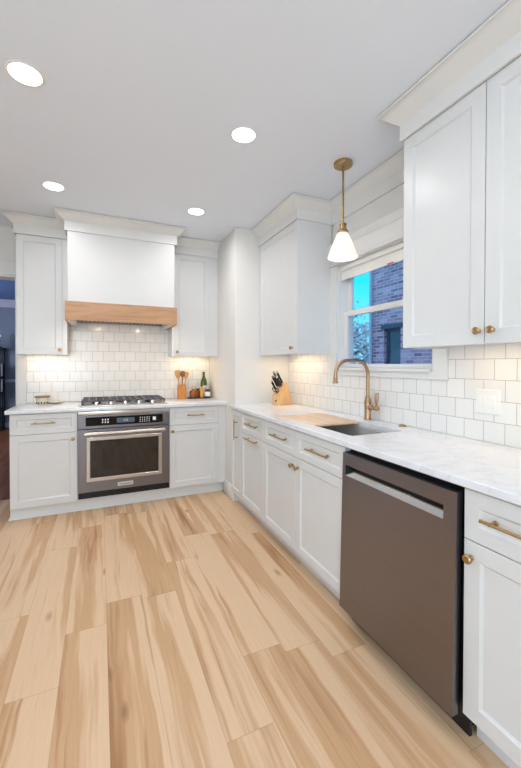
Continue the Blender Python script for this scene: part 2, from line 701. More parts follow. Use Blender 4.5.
# baseboard of the boxed-in corner
g = G()
g.box(XB - .014, XB - .0005, YF - .0005, 1.985, 0, .128, .004, 2)
struct('baseboard_corner', g, M['trim'])

# ------------------------------------------------------------------ window over the sink
def build_window():
    x = XW
    root = finish('window_1', G().box(x - .001, x + .13, WY0 + .001, WY0 + .018, WZ0, WZ1)
                  .box(x - .001, x + .13, WY1 - .018, WY1 - .001, WZ0, WZ1)
                  .box(x - .001, x + .13, WY0 + .018, WY1 - .018, WZ1 - .018, WZ1)
                  .box(x - .001, x + .13, WY0 + .018, WY1 - .018, WZ0, WZ0 + .014), M['trim'])
    root['kind'] = 'structure'
    # casing
    g = G()
    g.box(x - .02, x - .0008, -.135, WY0 + .006, 1.206, 2.09, .002)
    g.box(x - .02, x - .0008, WY1 - .006, .972, 1.206, 2.09, .002)
    g.box(x - .019, x - .0008, WY0, WY1, 1.206, WZ0 + .004, .002)
    finish('casing', g, M['trim'], root)
    g = G()
    g.box(x - .024, x - .0008, -.118, .958, 2.09, 2.21, .002)
    g.box(x - .036, x - .0008, -.118, .968, 2.075, 2.098, .004, 2)
    g.sweep([(x - .0008, .958), (x - .0008, -.118)], [(0, 2.206), (.026, 2.206), (.03, 2.216), (.046, 2.236), (.05, 2.25), (0, 2.252)], right=True)
    finish('head_casing', g, M['trim'], root)
    finish('sill', G().box(x - .03, x + .06, -.0455 + .0195, WY1 - .019, WZ0 + .001, WZ0 + .022, .004, 2), M['trim'], root)

    def sash(name, xs, z0, z1, st, rl0, rl1):
        y0, y1 = WY0 + .019, WY1 - .019
        g = G()
        for a, b, c, d in ((y0, y0 + st, z0, z1), (y1 - st, y1, z0, z1), (y0 + st, y1 - st, z0, z0 + rl0), (y0 + st, y1 - st, z1 - rl1, z1)):
            g.box(xs, xs + .032, a, b, c, d, .0025)
        s = finish(name, g, M['trim'], root)
        finish('pane', G().box(xs + .014, xs + .018, y0 + st - .003, y1 - st + .003, z0 + rl0 - .003, z1 - rl1 + .003), M['glass'], s)
    sash('lower_sash', x + .045, WZ0 + .0225, 1.712, .045, .028, .042)
    sash('upper_sash', x + .082, 1.69, WZ1 - .019, .045, .03, .045)
    return root


build_window()
t = thing('roller_shade', (XW + .03, .42, 1.96), 'white roller blind pulled a little way down at the top of the window', 'window blind')
g = G()
g.box(XW + .026, XW + .029, WY0 + .02, WY1 - .02, 1.972, 2.05)
finish('fabric', g, M['shade_fabric'], t)
finish('bottom_bar', G().box(XW + .020, XW + .035, WY0 + .02, WY1 - .02, 1.957, 1.974, .004, 2), M['shade_fabric'], t)
finish('cassette', G().box(XW + .004, XW + .044, WY0 + .0185, WY1 - .0185, 2.03, WZ1 - .0185, .006, 2), M['shade_fabric'], t)
finish('pull_tag', G().box(XW + .0165, XW + .0195, .30, .36, 1.957, 1.966, .001), M['red'], t)

# wall crown above the window, between the two wall cabinets
FRZ0, FRZ1 = 2.424, 2.507
CAB_CROWN = [(0, FRZ0), (.014, FRZ0), (.014, FRZ1 - .006), (.02, FRZ1), (.026, FRZ1 + .004), (.04, FRZ1 + .016), (.066, FRZ1 + .04), (.082, FRZ1 + .054), (.092, FRZ1 + .056), (.092, ZC - .005), (0, ZC - .005)]
struct('trim_1', G().sweep([(XW - .0005, .9545 - .016), (XW - .0005, -.123 + .016)], CAB_CROWN), M['trim'])

# ------------------------------------------------------------------ backsplash
ZU0, ZU1 = 1.3743, 2.4247
g = G()
g.box(-1.763, XB - .001, YW - .009, YW - .0006, CT + .0008, 1.70)
struct('wall_tile_back', g, M['tile_back'])
g = G()
g.box(XW - .009, XW - .0006, -1.16, -.1365, CT + .0008, 1.40)
g.box(XW - .009, XW - .0006, -.1365, .9735, CT + .0008, 1.2055)
g.box(XW - .009, XW - .0006, .9735, YF - .001, CT + .0008, 1.40)
struct('wall_tile_right', g, M['tile_right'])


# ------------------------------------------------------------------ cabinet helpers
def mpx(x0):            # fronts of the window-wall run face -x
    return lambda u, v, n: (x0 - n, u, v)


def mpy(y0):            # fronts of the range-wall run face -y
    return lambda u, v, n: (u, y0 - n, v)


def pull(parent, mp, u, v, length, vertical=False, name='handle', mat='brass'):
    """bar pull on two posts"""
    g = G()
    r = .0052
    h = length / 2

    def q(a, n):
        return Vector(mp(u, v + a, n)) if vertical else Vector(mp(u + a, v, n))
    g.lathe(q(-h, .03), [(r * .3, 0), (r * 1.15, .001), (r * 1.2, .004), (r, .007), (r, length - .007), (r * 1.2, length - .004), (r * 1.15, length - .001), (r * .3, length)], q(h, .03) - q(-h, .03), 12)
    for a in (-h * .72, h * .72):
        g.lathe(q(a, .0), [(.0085, 0), (.0085, .002), (.0045, .004), (.0045, .026), (.0062, .028), (.0062, .033)], q(a, .03) - q(a, 0), 12)
    return finish(name, g, M[mat], parent)


def knob(parent, mp, u, v, name='knob'):
    g = G()
    a = Vector(mp(u, v, 0))
    d = Vector(mp(u, v, 1)) - a
    g.lathe(a, [(.0085, 0), (.0085, .0015), (.0055, .004), (.005, .011), (.0075, .015), (.0135, .018), (.0155, .022), (.0152, .026), (.012, .0295), (.006, .0305), (.0002, .0308)], d, 20)
    return finish(name, g, M['brass'], parent)


DOOR_B, GAP_Z, DRAW_T = .1112, .7084, .8755


def carcass_x(parent, y0, y1, top=True):
    """base cabinet body of the window-wall run: sides, floor, back, toe board, face rails"""
    g = G()
    xf, xb = .0205, XW - .011
    side = [(xf, .105), (.075, .105), (.075, 0), (xb, 0), (xb, .882), (xf, .882)]
    for a in (y0 + .001, y1 - .019):
        g.prism(side, lambda u, v, n: (u, n, v), a, a + .018)
    g.box(xf, xb, y0 + .019, y1 - .019, .105, .123)
    g.box(xb - .012, xb, y0 + .019, y1 - .019, .123, .882)
    g.box(.075, .09, y0 + .019, y1 - .019, 0, .105)
    g.box(xf, xf + .06, y0 + .019, y1 - .019, .866, .882)
    if top:
        g.box(xf + .06, xb - .012, y0 + .019, y1 - .019, .866, .882)
    g.box(xf, xf + .018, y0 + .019, y1 - .019, GAP_Z - .02, GAP_Z + .02)
    return finish('body', g, M['cab'], parent)


# ------------------------------------------------------------------ window-wall base run
X0 = .0205
mx0 = mpx(.02)
mh0 = mpx(0.0)
gp = .0018
ys = dict(a=1.680, b=1.4231, c=.9515, d=-.036)
t = thing('base_cabinet', (.32, (ys['a'] + ys['b']) / 2, 0), 'narrow white pull-out base cabinet with one tall vertical brass pull, beside the corner', 'cabinet')
carcass_x(t, ys['b'], ys['a'])
d = finish('door', G().shaker(mx0, ys['b'] + gp, ys['a'] - .002, DOOR_B, DRAW_T, .045), M['cab'], t)
pull(d, mh0, 1.520, .705, .185, True)

t = thing('base_cabinet', (.32, 1.187, 0), 'white base cabinet with brass pulls on both drawer and door, left of the sink', 'cabinet')
carcass_x(t, ys['c'], ys['b'])
d = finish('drawer_front', G().shaker(mx0, ys['c'] + gp, ys['b'] - gp, GAP_Z + gp, DRAW_T, .04), M['cab'], t)
pull(d, mh0, 1.150, .800, .235)
d = finish('door', G().shaker(mx0, ys['c'] + gp, ys['b'] - gp, DOOR_B, GAP_Z - gp), M['cab'], t)
pull(d, mh0, 1.160, .679, .235)

mid = .460
t = thing('sink_cabinet', (.32, .458, 0), 'wide white base cabinet under the sink with two pulls above two brass-knobbed doors', 'cabinet')
carcass_x(t, ys['d'], ys['c'], top=False)
for a, b, pu in ((mid + gp, ys['c'] - gp, .672), (ys['d'] + gp, mid - gp, .190)):
    d = finish('drawer_front', G().shaker(mx0, a, b, GAP_Z + gp, DRAW_T, .04), M['cab'], t)
    pull(d, mh0, pu, .797, .22)
for a, b, ku in ((mid + gp, ys['c'] - gp, mid + .034), (ys['d'] + gp, mid - gp, mid - .034)):
    d = finish('door', G().shaker(mx0, a, b, DOOR_B, GAP_Z - gp), M['cab'], t)
    knob(d, mh0, ku, .651)

# right of the dishwasher
RA, RB = -1.142, -.684
t = thing('base_cabinet', (.32, (RA + RB) / 2, 0), 'white base cabinet with one drawer and a brass-knobbed door, right of the dishwasher', 'cabinet')
carcass_x(t, RA, RB)
d = finish('drawer_front', G().shaker(mx0, RA + gp, RB - gp, GAP_Z + gp, DRAW_T, .05), M['cab'], t)
pull(d, mh0, (RA + RB) / 2 + .036, .799, .235)
d = finish('door', G().shaker(mx0, RA + gp, RB - gp, DOOR_B, GAP_Z - gp, .056), M['cab'], t)
knob(d, mh0, RB - .030, .653)


# ------------------------------------------------------------------ dishwasher
def dishwasher():
    t = thing('dishwasher', (.3, -.36, 0), 'dark stainless steel dishwasher with a recessed pocket handle, under the counter', 'dishwasher')
    y0, y1 = -.672, -.0465
    z0, z1 = .096, .857

    def X(z):      # the door leans out slightly towards its foot
        return -.0355 + (z - z0) / (z1 - z0) * .0165
    g = G()
    g.box(.034, .595, -.679, -.040, .09, .874)
    g.box(.085, .56, -.66, -.06, .012, .09)
    for yy in (-.64, -.08):
        for xx in (.1, .53):
            g.cyl((xx, yy, 0), (xx, yy, .03), .016)
    finish('tub', g, M['black'], t)
    finish('toe_panel', G().box(.045, .06, -.680, -.042, .002, .088, .002), M['black'], t)
    # door skin with a pocket cut into it
    ph0, ph1, pz0, pz1 = -.622, -.070, .749, .799
    g = G()
    yy = [y0, ph0, ph1, y1]
    zz = [z0, pz0, pz1, z1]
    V = {}
    for i, a in enumerate(yy):
        for j, b in enumerate(zz):
            V[i, j] = g.bm.verts.new((X(b), a, b))
    for i in range(3):
        for j in range(3):
            if (i, j) != (1, 1):
                g.bm.faces.new((V[i, j], V[i, j + 1], V[i + 1, j + 1], V[i + 1, j]))
    # returned edges of the skin
    B = {}
    for key in ((0, 0), (3, 0), (3, 3), (0, 3)):
        v = V[key].co
        B[key] = g.bm.verts.new((v.x + .03, v.y, v.z))
    for a, b in (((0, 0), (0, 3)), ((0, 3), (3, 3)), ((3, 3), (3, 0)), ((3, 0), (0, 0))):
        edge = [k for k in V if (k[0] == a[0] == b[0] and True) or (k[1] == a[1] == b[1])]
        edge.sort(key=lambda k: (k[0] - a[0]) ** 2 + (k[1] - a[1]) ** 2)
        g.bm.faces.new([V[k] for k in edge] + [B[b], B[a]])
    door = finish('door', g, M['dw'], t, 25)
    g = G()
    xi = X(.77)
    # pocket: sloping steel scoop below, dark back and ends
    g.loft([[(X(pz0), ph0, pz0), (X(pz0), ph1, pz0)], [(xi + .010, ph0, pz0 + .010), (xi + .010, ph1, pz0 + .010)], [(xi + .024, ph0, pz0 + .026), (xi + .024, ph1, pz0 + .026)], [(xi + .03, ph0, pz0 + .033), (xi + .03, ph1, pz0 + .033)]], False, False, closed=False)
    finish('handle_scoop', g, M['chrome'], door, 60)
    g = G()
    g.box(xi + .030, xi + .034, ph0 - .004, ph1 + .004, pz0 - .004, pz1 + .012)
    g.box(xi + .004, xi + .034, ph0 - .004, ph0, pz0, pz1 + .008)
    g.box(xi + .004, xi + .034, ph1, ph1 + .004, pz0, pz1 + .008)
    g.box(xi + .004, xi + .034, ph0, ph1, pz1 + .002, pz1 + .008)
    finish('handle_recess', g, M['black'], door)
    g = G()
    g.box(xi + .036, .030, y0 + .003, y1 - .003, z0 + .004, z1 - .012)
    g.box(X(z1) + .016, .03, y0 + .003, y1 - .003, z1 - .012, z1 + .002)
    finish('inner_door', g, M['black'], t)


dishwasher()


# ------------------------------------------------------------------ range-wall base run
YB = YW - .011
YFR = 1.955


def carcass_y(parent, x0, x1, filler=None):
    g = G()
    yf = YFR + .0205
    side = [(yf, .105), (YFR + .076, .105), (YFR + .076, .0), (YB, 0), (YB, .882), (yf, .882)]
    for a in (x0 + .0005, x1 - .0185):
        g.prism(side, lambda u, v, n: (n, u, v), a, a + .018)
    g.box(x0 + .0185, x1 - .0185, yf, YB, .105, .123)
    g.box(x0 + .0185, x1 - .0185, YB - .012, YB, .123, .882)
    g.box(x0 + .0185, x1 - .0185, yf, YB - .012, .866, .882)
    g.box(x0 + .0185, x1 - .0185, yf, yf + .018, GAP_Z - .02, GAP_Z + .02)
    if filler:
        g.box(filler[0], filler[1], YFR + .002, YFR + .02, .105, .882)
        g.box(filler[0], filler[1], YFR + .076, YFR + .092, 0, .105)
    return finish('body', g, M['cab'], parent)


XA, XO0, XO1, XR = -1.7876, -1.297, -.5208, -.0368
my0 = mpy(YFR + .02)
mk0 = mpy(YFR)
t = thing('base_cabinet', (-1.54, 2.26, 0), 'white base cabinet with a drawer over one door, left of the oven', 'cabinet')
carcass_y(t, XA, XO0)
d = finish('drawer_front', G().shaker(my0, XA + .001, XO0 - .002, GAP_Z + gp, DRAW_T, .042), M['cab'], t)
pull(d, mk0, -1.548, .800, .175)
d = finish('door', G().shaker(my0, XA + .001, XO0 - .002, DOOR_B, GAP_Z - gp, .055), M['cab'], t)
knob(d, mk0, XO0 - .036, .652)
t = thing('base_cabinet', (-.28, 2.26, 0), 'white base cabinet with a drawer over one door, right of the oven', 'cabinet')
carcass_y(t, XO1, XR, (XR + .0005, XB - .002))
d = finish('drawer_front', G().shaker(my0, XO1 + .002, XR - .001, GAP_Z + gp, DRAW_T, .042), M['cab'], t)
pull(d, mk0, -.272, .800, .175)
d = finish('door', G().shaker(my0, XO1 + .002, XR - .001, DOOR_B, GAP_Z - gp, .055), M['cab'], t)
knob(d, mk0, XO1 + .028, .654)

t = thing('oven_cabinet', (-.909, 2.26, 0), 'white cabinet housing around the built-in wall oven', 'cabinet')
g = G()
for a in (XO0 + .0005, XO1 - .0125):
    g.prism([(YFR + .021, .105), (YFR + .076, .105), (YFR + .076, 0), (YB, 0), (YB, .882), (YFR + .021, .882)], lambda u, v, n: (n, u, v), a, a + .012)
g.box(XO0 + .0125, XO1 - .0125, YFR + .021, YB, .100, .118)
g.box(XO0 + .0125, XO1 - .0125, YB - .012, YB, .118, .882)
finish('body', g, M['cab'], t)

# continuous kick board of the range-wall run, flared at its left end
g = G()
ky = YFR + .0755
g.sweep([(-1.792, YB), (-1.792, ky), (XB - .016, ky)], [(-.012, .0005), (.016, .0005), (.016, .01), (.006, .03), (.004, .085), (0, .104), (-.012, .104)], right=True)
struct('baseboard_back', g, M['trim'])


# ------------------------------------------------------------------ countertops
def slab(x0, x1, y0, y1, hole=None):
    g = G()
    if hole is None:
        g.box(x0, x1, y0, y1, CT - .030, CT, .003, 2)
        return g
    hx0, hx1, hy0, hy1 = hole
    zt, zb, c = CT, CT - .03, .003

    def ring(i, z, o=True):
        if o:
            return [(x0 + i, y0 + i, z), (x1 - i, y0 + i, z), (x1 - i, y1 - i, z), (x0 + i, y1 - i, z)]
        r = .018
        P = []
        for cx_, cy_, a0 in ((hx0 + r, hy0 + r, 180), (hx1 - r, hy0 + r, 270), (hx1 - r, hy1 - r, 0), (hx0 + r, hy1 - r, 90)):
            for k in range(5):
                a = math.radians(a0 + k * 22.5)
                P.append((cx_ + (r + i) * math.cos(a), cy_ + (r + i) * math.sin(a), z))
        return P
    g.loft([ring(c, zb), ring(0, zb + c), ring(0, zt - c), ring(c, zt)], False, False)
    g.loft([ring(0, zb, False), ring(0, zt - .002, False), ring(.002, zt, False)], False, False)
    bmesh.ops.remove_doubles(g.bm, verts=g.bm.verts, dist=1e-6)
    g.bm.edges.ensure_lookup_table()
    for z in (zt, zb):
        es = [e for e in g.bm.edges if e.is_boundary and all(abs(v.co.z - z) < 1e-5 for v in e.verts)]
        bmesh.ops.triangle_fill(g.bm, use_beauty=True, use_dissolve=False, edges=es)
    return g


SINK = (.092, .462, .028, .862)
o = finish('countertop', slab(-1.8155, XB - .001, 1.929, YW - .0195), M['quartz'])
tag(o, 'white quartz countertop of the range wall, under the cooktop', 'countertop')
o = finish('countertop', slab(-.0194, XW - .0095, -1.150, YF - .0015, SINK), M['quartz'])
tag(o, 'long white quartz countertop holding the sink and faucet, below the window', 'countertop')


# ------------------------------------------------------------------ sink, board, faucet
def sink():
    x0, x1, y0, y1 = SINK
    t = thing('kitchen_sink', (.277, .445, .7), 'rectangular stainless steel undermount sink set in the counter', 'sink')
    zr = CT - .0312

    def ring(i, z, r=.02):
        P = []
        for cx_, cy_, a0 in ((x0 + r, y0 + r, 180), (x1 - r, y0 + r, 270), (x1 - r, y1 - r, 0), (x0 + r, y1 - r, 90)):
            for k in range(5):
                a = math.radians(a0 + k * 22.5)
                P.append((cx_ + (r - i) * math.cos(a), cy_ + (r - i) * math.sin(a), z))
        return P
    g = G()
    g.loft([ring(-.02, zr), ring(-.002, zr), ring(-.002, zr - .006), ring(.006, zr - .008), ring(.006, zr - .185), ring(.02, zr - .205)], False, True)
    g.loft([ring(-.02, zr - .0015), ring(-.0035, zr - .0015), ring(-.0035, zr - .19), ring(.018, zr - .208)], False, True)
    finish('basin', g, M['satin'], t, 40)
    g = G()
    g.lathe((.28, .3, zr - .2048), [(.042, 0), (.042, .003), (.034, .004), (.03, .001), (.0002, .001)], (0, 0, 1), 24)
    finish('drain', g, M['chrome'], t)


sink()
o = finish('cutting_board', G().box(.094, .456, .412, .852, CT - .016, CT - .002, .003, 2), M['boardwood'], loc=(.275, .63, CT - .016))
tag(o, 'pale maple cutting board bridging the left half of the sink', 'cutting board')


def faucet():
    fx, fy = .558, .449
    t = thing('faucet', (fx, fy, CT), 'tall champagne bronze gooseneck faucet behind the sink', 'faucet')
    g = G()
    g.lathe((fx, fy, CT), [(.029, 0), (.029, .004), (.0235, .007), (.0225, .012), (.0225, .118), (.025, .121), (.025, .13), (.0205, .134), (.0205, .148), (.0165, .152), (.0165, .158), (.0125, .161)])
    finish('body', g, M['bronze'], t)
    RE, RB_, zc_, zt_ = .268, .098, 1.195, 1.318
    path = [(fx, fy, CT + .15), (fx, fy, CT + .2), (fx, fy, zt_ - RB_)]
    for k in range(1, 11):
        a = math.pi / 2 * k / 10
        path.append((fx - RB_ + RB_ * math.cos(a), fy, zt_ - RB_ + RB_ * math.sin(a)))
    for k in range(0, 11):
        a = math.pi / 2 * (1 + k / 10)
        path.append((fx - RE + RB_ + RB_ * math.cos(a), fy, zt_ - RB_ + RB_ * math.sin(a)))
    path.append((fx - RE, fy, zc_ + .012))
    s = finish('spout', G().tube(path, .0118, 16), M['bronze'], t, 60)
    g = G()
    g.lathe((fx - RE, fy, zc_ + .018), [(.0118, 0), (.0145, .003), (.0145, .02), (.0135, .024), (.0135, .034), (.019, .038), (.0195, .044), (.014, .046)], (0, 0, -1), 20)
    finish('spray_head', g, M['bronze'], s)
    g = G()
    g.lathe((fx, fy - .018, CT + .085), [(.0185, 0), (.0185, .018), (.016, .022), (.012, .026), (.012, .05), (.0165, .053), (.0165, .078), (.013, .081)], (0, -1, 0), 20)
    h = finish('handle', g, M['bronze'], t)
    g = G()
    ly = fy - .084
    g.lathe((fx, ly, CT + .083), [(.0085, 0), (.0075, .015), (.0078, .03), (.0105, .036), (.0112, .05), (.0112, .102), (.0095, .106)], (.02, -.04, 1), 16)
    finish('lever', g, M['bronze'], h)


faucet()
g = G()
g.lathe((.568, .146, CT), [(.0235, 0), (.0235, .004), (.0205, .007), (.0165, .008), (.0165, .011), (.012, .0125), (.0002, .013)])
tag(finish('air_switch_button', g, M['bronze'], loc=(.568, .146, CT)), 'small round bronze push button on the counter right of the faucet', 'button')


# ------------------------------------------------------------------ wall cabinets
def crown(parent, path, right, prof=CAB_CROWN):
    return finish('crown_molding', G().sweep(path, prof, right), M['trim'], parent)


def upper(g, x0, x1, y0, y1, ax):
    """wall cabinet box whose underside is set up between its two side panels"""
    g.box(x0, x1, y0, y1, ZU0 + .022, ZU1 + .02)
    if ax == 0:
        g.box(x0, x0 + .016, y0, y1, ZU0 + .001, ZU0 + .022)
        g.box(x1 - .016, x1, y0, y1, ZU0 + .001, ZU0 + .022)
    else:
        g.box(x0, x1, y0, y0 + .016, ZU0 + .001, ZU0 + .022)
        g.box(x0, x1, y1 - .016, y1, ZU0 + .001, ZU0 + .022)


# left of the hood
YU = 2.2262
t = thing('wall_cabinet', (-1.6, 2.39, ZU0), 'tall white wall cabinet with one door, left of the range hood', 'cabinet')
g = G()
upper(g, -1.7865, -1.411, YU + .0205, YW - .0235, 0)
g.box(-1.4315, -1.411, YU + .002, YU + .0205, ZU0, ZU1 - .001)
g.box(-1.411, -1.3725, YU + .002, YU + .0205, 1.8305, ZC - .006)
g.box(-1.411, -1.3935, YU + .002, YU + .0205, ZU0, 1.8305)
g.box(-1.7865, -1.411, YU + .006, YW - .03, ZU1 - .0005, ZC - .006)
finish('body', g, M['cab'], t)
d = finish('door', G().shaker(mpy(YU + .02), -1.7855, -1.4335, ZU0, ZU1 - .003, .05), M['cab'], t)
knob(d, mpy(YU), -1.453, 1.418)
crown(t, [(-1.7865, YW - .024), (-1.7865, YU), (-1.391, YU)], True)

# right of the hood
t = thing('wall_cabinet', (-.2, 2.39, ZU0), 'tall white wall cabinet with one door, right of the range hood', 'cabinet')
g = G()
upper(g, -.4305, XB - .002, YU + .0205, YW - .0105, 0)
g.box(-.4305, -.4235, YU + .002, YU + .0205, ZU0, ZU1 - .001)
g.box(-.4675, -.4305, YU + .002, YU + .0205, 1.8305, ZC - .006)
g.box(-.4465, -.4305, YU + .002, YU + .0205, ZU0, 1.8305)
g.box(-.0535, XB - .002, YU + .004, YU + .0205, ZU0, ZU1 - .001)
g.box(-.4305, XB - .002, YU + .006, YW - .03, ZU1 - .0005, ZC - .006)
finish('body', g, M['cab'], t)
d = finish('door', G().shaker(mpy(YU + .02), -.4225, -.0548, ZU0, ZU1 - .003, .05), M['cab'], t)
knob(d, mpy(YU), -.398, 1.417)
crown(t, [(-.449, YU), (XB - .002, YU)], True)

# far cabinet on the window wall
XU = .2901
VA, VB = .9544, 1.6805
t = thing('wall_cabinet', (.45, 1.29, ZU0), 'white wall cabinet above the knife block, left of the window', 'cabinet')
g = G()
upper(g, XU + .0205, XW - .0105, VA, VB, 1)
g.box(XU + .006, XW - .012, VA + .003, VB, ZU1 - .0005, ZC - .006)
finish('body', g, M['cab'], t)
d = finish('door', G().shaker(mpx(XU + .02), VA + .001, VB - .004, ZU0, ZU1 - .003, .05), M['cab'], t)
knob(d, mpx(XU), VA + .072, 1.424)
crown(t, [(XU, VB), (XU, VA), (XW - .011, VA)], True)

# near cabinet on the window wall
NA, NB, NM = -.985, -.1228, -.5505
t = thing('wall_cabinet', (.45, -.55, ZU0), 'large white two-door wall cabinet with paired brass knobs, right of the window', 'cabinet')
g = G()
upper(g, XU + .0205, XW - .0105, NA, NB, 1)
g.box(XU + .006, XW - .012, NA, NB - .003, ZU1 - .0005, ZC - .006)
finish('body', g, M['cab'], t)
for a, b, ku in ((NM + gp, NB - .001, NM + .020), (NA + .001, NM - gp, NM - .038)):
    d = finish('door', G().shaker(mpx(XU + .02), a, b, ZU0, ZU1 - .003, .058), M['cab'], t)
    knob(d, mpx(XU), ku, 1.428)
crown(t, [(XW - .011, NB), (XU, NB), (XU, NA)], True)


# ------------------------------------------------------------------ range hood
def hood():
    x0, x1, yf = -1.3895, -.4505, 1.972
    t = thing('range_hood', (-.92, 2.27, 1.666), 'white box range hood with a natural oak band, above the cooktop', 'range hood')
    g = G()
    g.box(x0 + .018, x1 - .018, yf, YW - .0105, 1.82, ZC - .006, .0015)
    finish('body', g, M['cab'], t)
    g = G()
    a, b = x0 - .003, x1 + .003
    g.box(a, b, yf - .0085, yf + .012, 1.6658, 1.8286, .0015)
    g.box(a, a + .018, yf + .012, YU + .30, 1.6658, 1.8286)
    g.box(b - .018, b, yf + .012, YU + .30, 1.6658, 1.8286)
    finish('wood_band', g, M['hoodwood'], t)
    g = G()
    zi = 1.706
    g.box(a + .018, b - .018, yf + .012, yf + .05, zi, zi + .1)
    g.box(a + .018, b - .018, 2.50, YW - .0105, zi, zi + .1)
    g.box(a + .018, a + .07, yf + .05, 2.50, 1.667, zi + .1)
    g.box(b - .07, b - .018, yf + .05, 2.50, 1.667, zi + .1)
    g.box(a + .07, b - .07, yf + .05, 2.50, zi + .06, zi + .1)
    li = finish('liner', g, M['trim'], t)
    g = G()
    n = 22
    w = (b - a - .14) / n
    for i in range(n):
        xx = a + .07 + i * w
        g.box(xx + w * .5, xx + w * .9, yf + .052, 2.498, zi - .008, zi + .02, .003)
    finish('baffle_filter', g, M['oven'], t)
    g = G()
    g.box(a + .071, b - .071, yf + .051, 2.499, zi - .002, zi + .002)
    finish('baffle_back', g, M['black'], t)
    for xx in (x0 + .25, x1 - .25):
        g = G()
        g.lathe((xx, yf + .031, 1.7058), [(.014, -.003), (.016, -.002), (.016, .0)], (0, 0, 1), 20)
        finish('hood_lamp', g, M['striplens'], t)
        area('hood_lamp_light', (xx, yf + .031, 1.7005), (0, .12, -1), .03, .03, 1.5, (1, .86, .70), 'DISK', 170)
    prof = [(0, 2.424), (.014, 2.424), (.014, FRZ1 - .004), (.02, FRZ1 + .002), (.028, FRZ1 + .006), (.042, FRZ1 + .018), (.066, FRZ1 + .042), (.08, FRZ1 + .054), (.088, FRZ1 + .056), (.088, ZC - .005), (0, ZC - .005)]
    crown(t, [(x0 + .010, YU - .11), (x0 + .010, yf), (x1 - .010, yf), (x1 - .010, YU - .11)], True, prof)


hood()


# ------------------------------------------------------------------ oven
def text_mesh(parent, name, body, size, loc, mat, depth=.0006):
    cu = bpy.data.curves.new(name, 'FONT')
    cu.body = body
    cu.size = size
    cu.extrude = depth
    cu.align_x = 'CENTER'
    cu.align_y = 'CENTER'
    tmp = bpy.data.objects.new(name + '_curve', cu)
    COL.objects.link(tmp)
    dg = bpy.context.evaluated_depsgraph_get()
    me = bpy.data.meshes.new_from_object(tmp.evaluated_get(dg))
    bpy.data.objects.remove(tmp)
    rot = Matrix.Rotation(math.radians(90), 4, 'X')
    me.transform(Matrix.Translation(Vector(loc) - ROOT[parent.name]) @ rot)
    me.materials.clear()
    me.materials.append(mat)
    o = bpy.data.objects.new(name, me)
    COL.objects.link(o)
    o.parent = parent
    ROOT[o.name] = ROOT[parent.name]
    return o


def oven():
    t = thing('wall_oven', (-.909, 2.2, .12), 'dark stainless built-in oven with a glass door, below the cooktop', 'oven')
    x0, x1 = XO0 + .004, XO1 - .004
    yf = 1.938
    finish('body', G().box(x0 + .012, x1 - .012, YFR + .0215, 2.50, .119, .868), M['black'], t)
    finish('top_trim', G().box(x0, x1, yf + .004, YFR + .0205, .846, .879, .003, 2), M['steelx'], t)
    # control fascia
    g = G()
    g.box(x0, x1, yf, YFR + .0205, .728, .844, .002)
    f = finish('control_panel', g, M['oven'], t)
    g = G()
    g.box(x0 + .058, x1 - .060, yf - .003, yf, .752, .828, .0012)
    finish('panel_glass', g, M['blackglass'], f)
    finish('display', G().box(-.985, -.835, yf - .0042, yf - .0031, .768, .812), M['display'], f)
    g = G()
    for i in range(3):
        for j in range(2):
            finish('touch_key', G().box(-1.105 + i * .022, -1.095 + i * .022, yf - .004, yf - .0031, .774 + j * .022, .786 + j * .022), M['glyph'], f)
    for i in range(5):
        for j in range(3):
            finish('touch_key', G().box(-.79 + i * .02, -.783 + i * .02, yf - .004, yf - .0031, .766 + j * .018, .773 + j * .018), M['glyph'], f)
    finish('touch_key', G().box(-.675, -.648, yf - .004, yf - .0031, .775, .806), M['glyph'], f)
    text_mesh(f, 'clock_digits', '5:30', .022, (-.91, yf - .0045, .79), M['glyph'])
    # door
    z0, z1 = .178, .722
    wx0, wx1, wz0, wz1 = -1.228, -.594, .268, .652
    g = G()
    for a, b, c, d in ((x0, wx0, z0, z1), (wx1, x1, z0, z1), (wx0, wx1, z0, wz0), (wx0, wx1, wz1, z1)):
        g.box(a, b, yf - .002, YFR + .0205, c, d)
    door = finish('door', g, M['oven'], t)
    g = G()
    fw_ = .026
    o_ = lambda i, n: [(wx0 + i, yf - n, wz0 + i), (wx1 - i, yf - n, wz0 + i), (wx1 - i, yf - n, wz1 - i), (wx0 + i, yf - n, wz1 - i)]
    g.loft([o_(0, -.01), o_(0, .004), o_(.002, .006), o_(fw_, .006), o_(fw_ + .004, .001), o_(fw_ + .004, -.01)], False, False)
    finish('window_frame', g, M['steelx'], door)
    finish('window_glass', G().box(wx0 + fw_, wx1 - fw_, yf + .004, yf + .010, wz0 + fw_, wz1 - fw_), M['ovenglass'], door)
    g = G()
    hz, hy = .690, yf - .052
    g.lathe((-1.247, hy, hz), [(.004, 0), (.017, .001), (.0185, .006), (.0185, .03), (.0158, .033), (.0158, .643), (.0185, .646), (.0185, .67), (.017, .675), (.004, .676)], (1, 0, 0), 20)
    for xx in (-1.232, -.586):
        g.box(xx - .009, xx + .009, hy, yf - .001, hz - .01, hz + .01, .003)
    finish('handle', g, M['steelx'], door)
    g = G()
    g.box(-.978, -.848, yf - .0055, yf - .0015, .203, .237, .002)
    bd = finish('badge', g, M['satin'], door)
    text_mesh(bd, 'badge_lettering', 'KitchenAid', .0225, (-.913, yf - .0062, .220), M['black'])
    # vent foot
    g = G()
    g.box(x0, x1, yf + .004, YFR + .0205, .124, .174, .002)
    for i in range(3):
        g.box(x0 + .02, x1 - .02, yf + .0005, yf + .006, .132 + i * .013, .138 + i * .013)
    finish('lower_vent', g, M['black'], t)


oven()


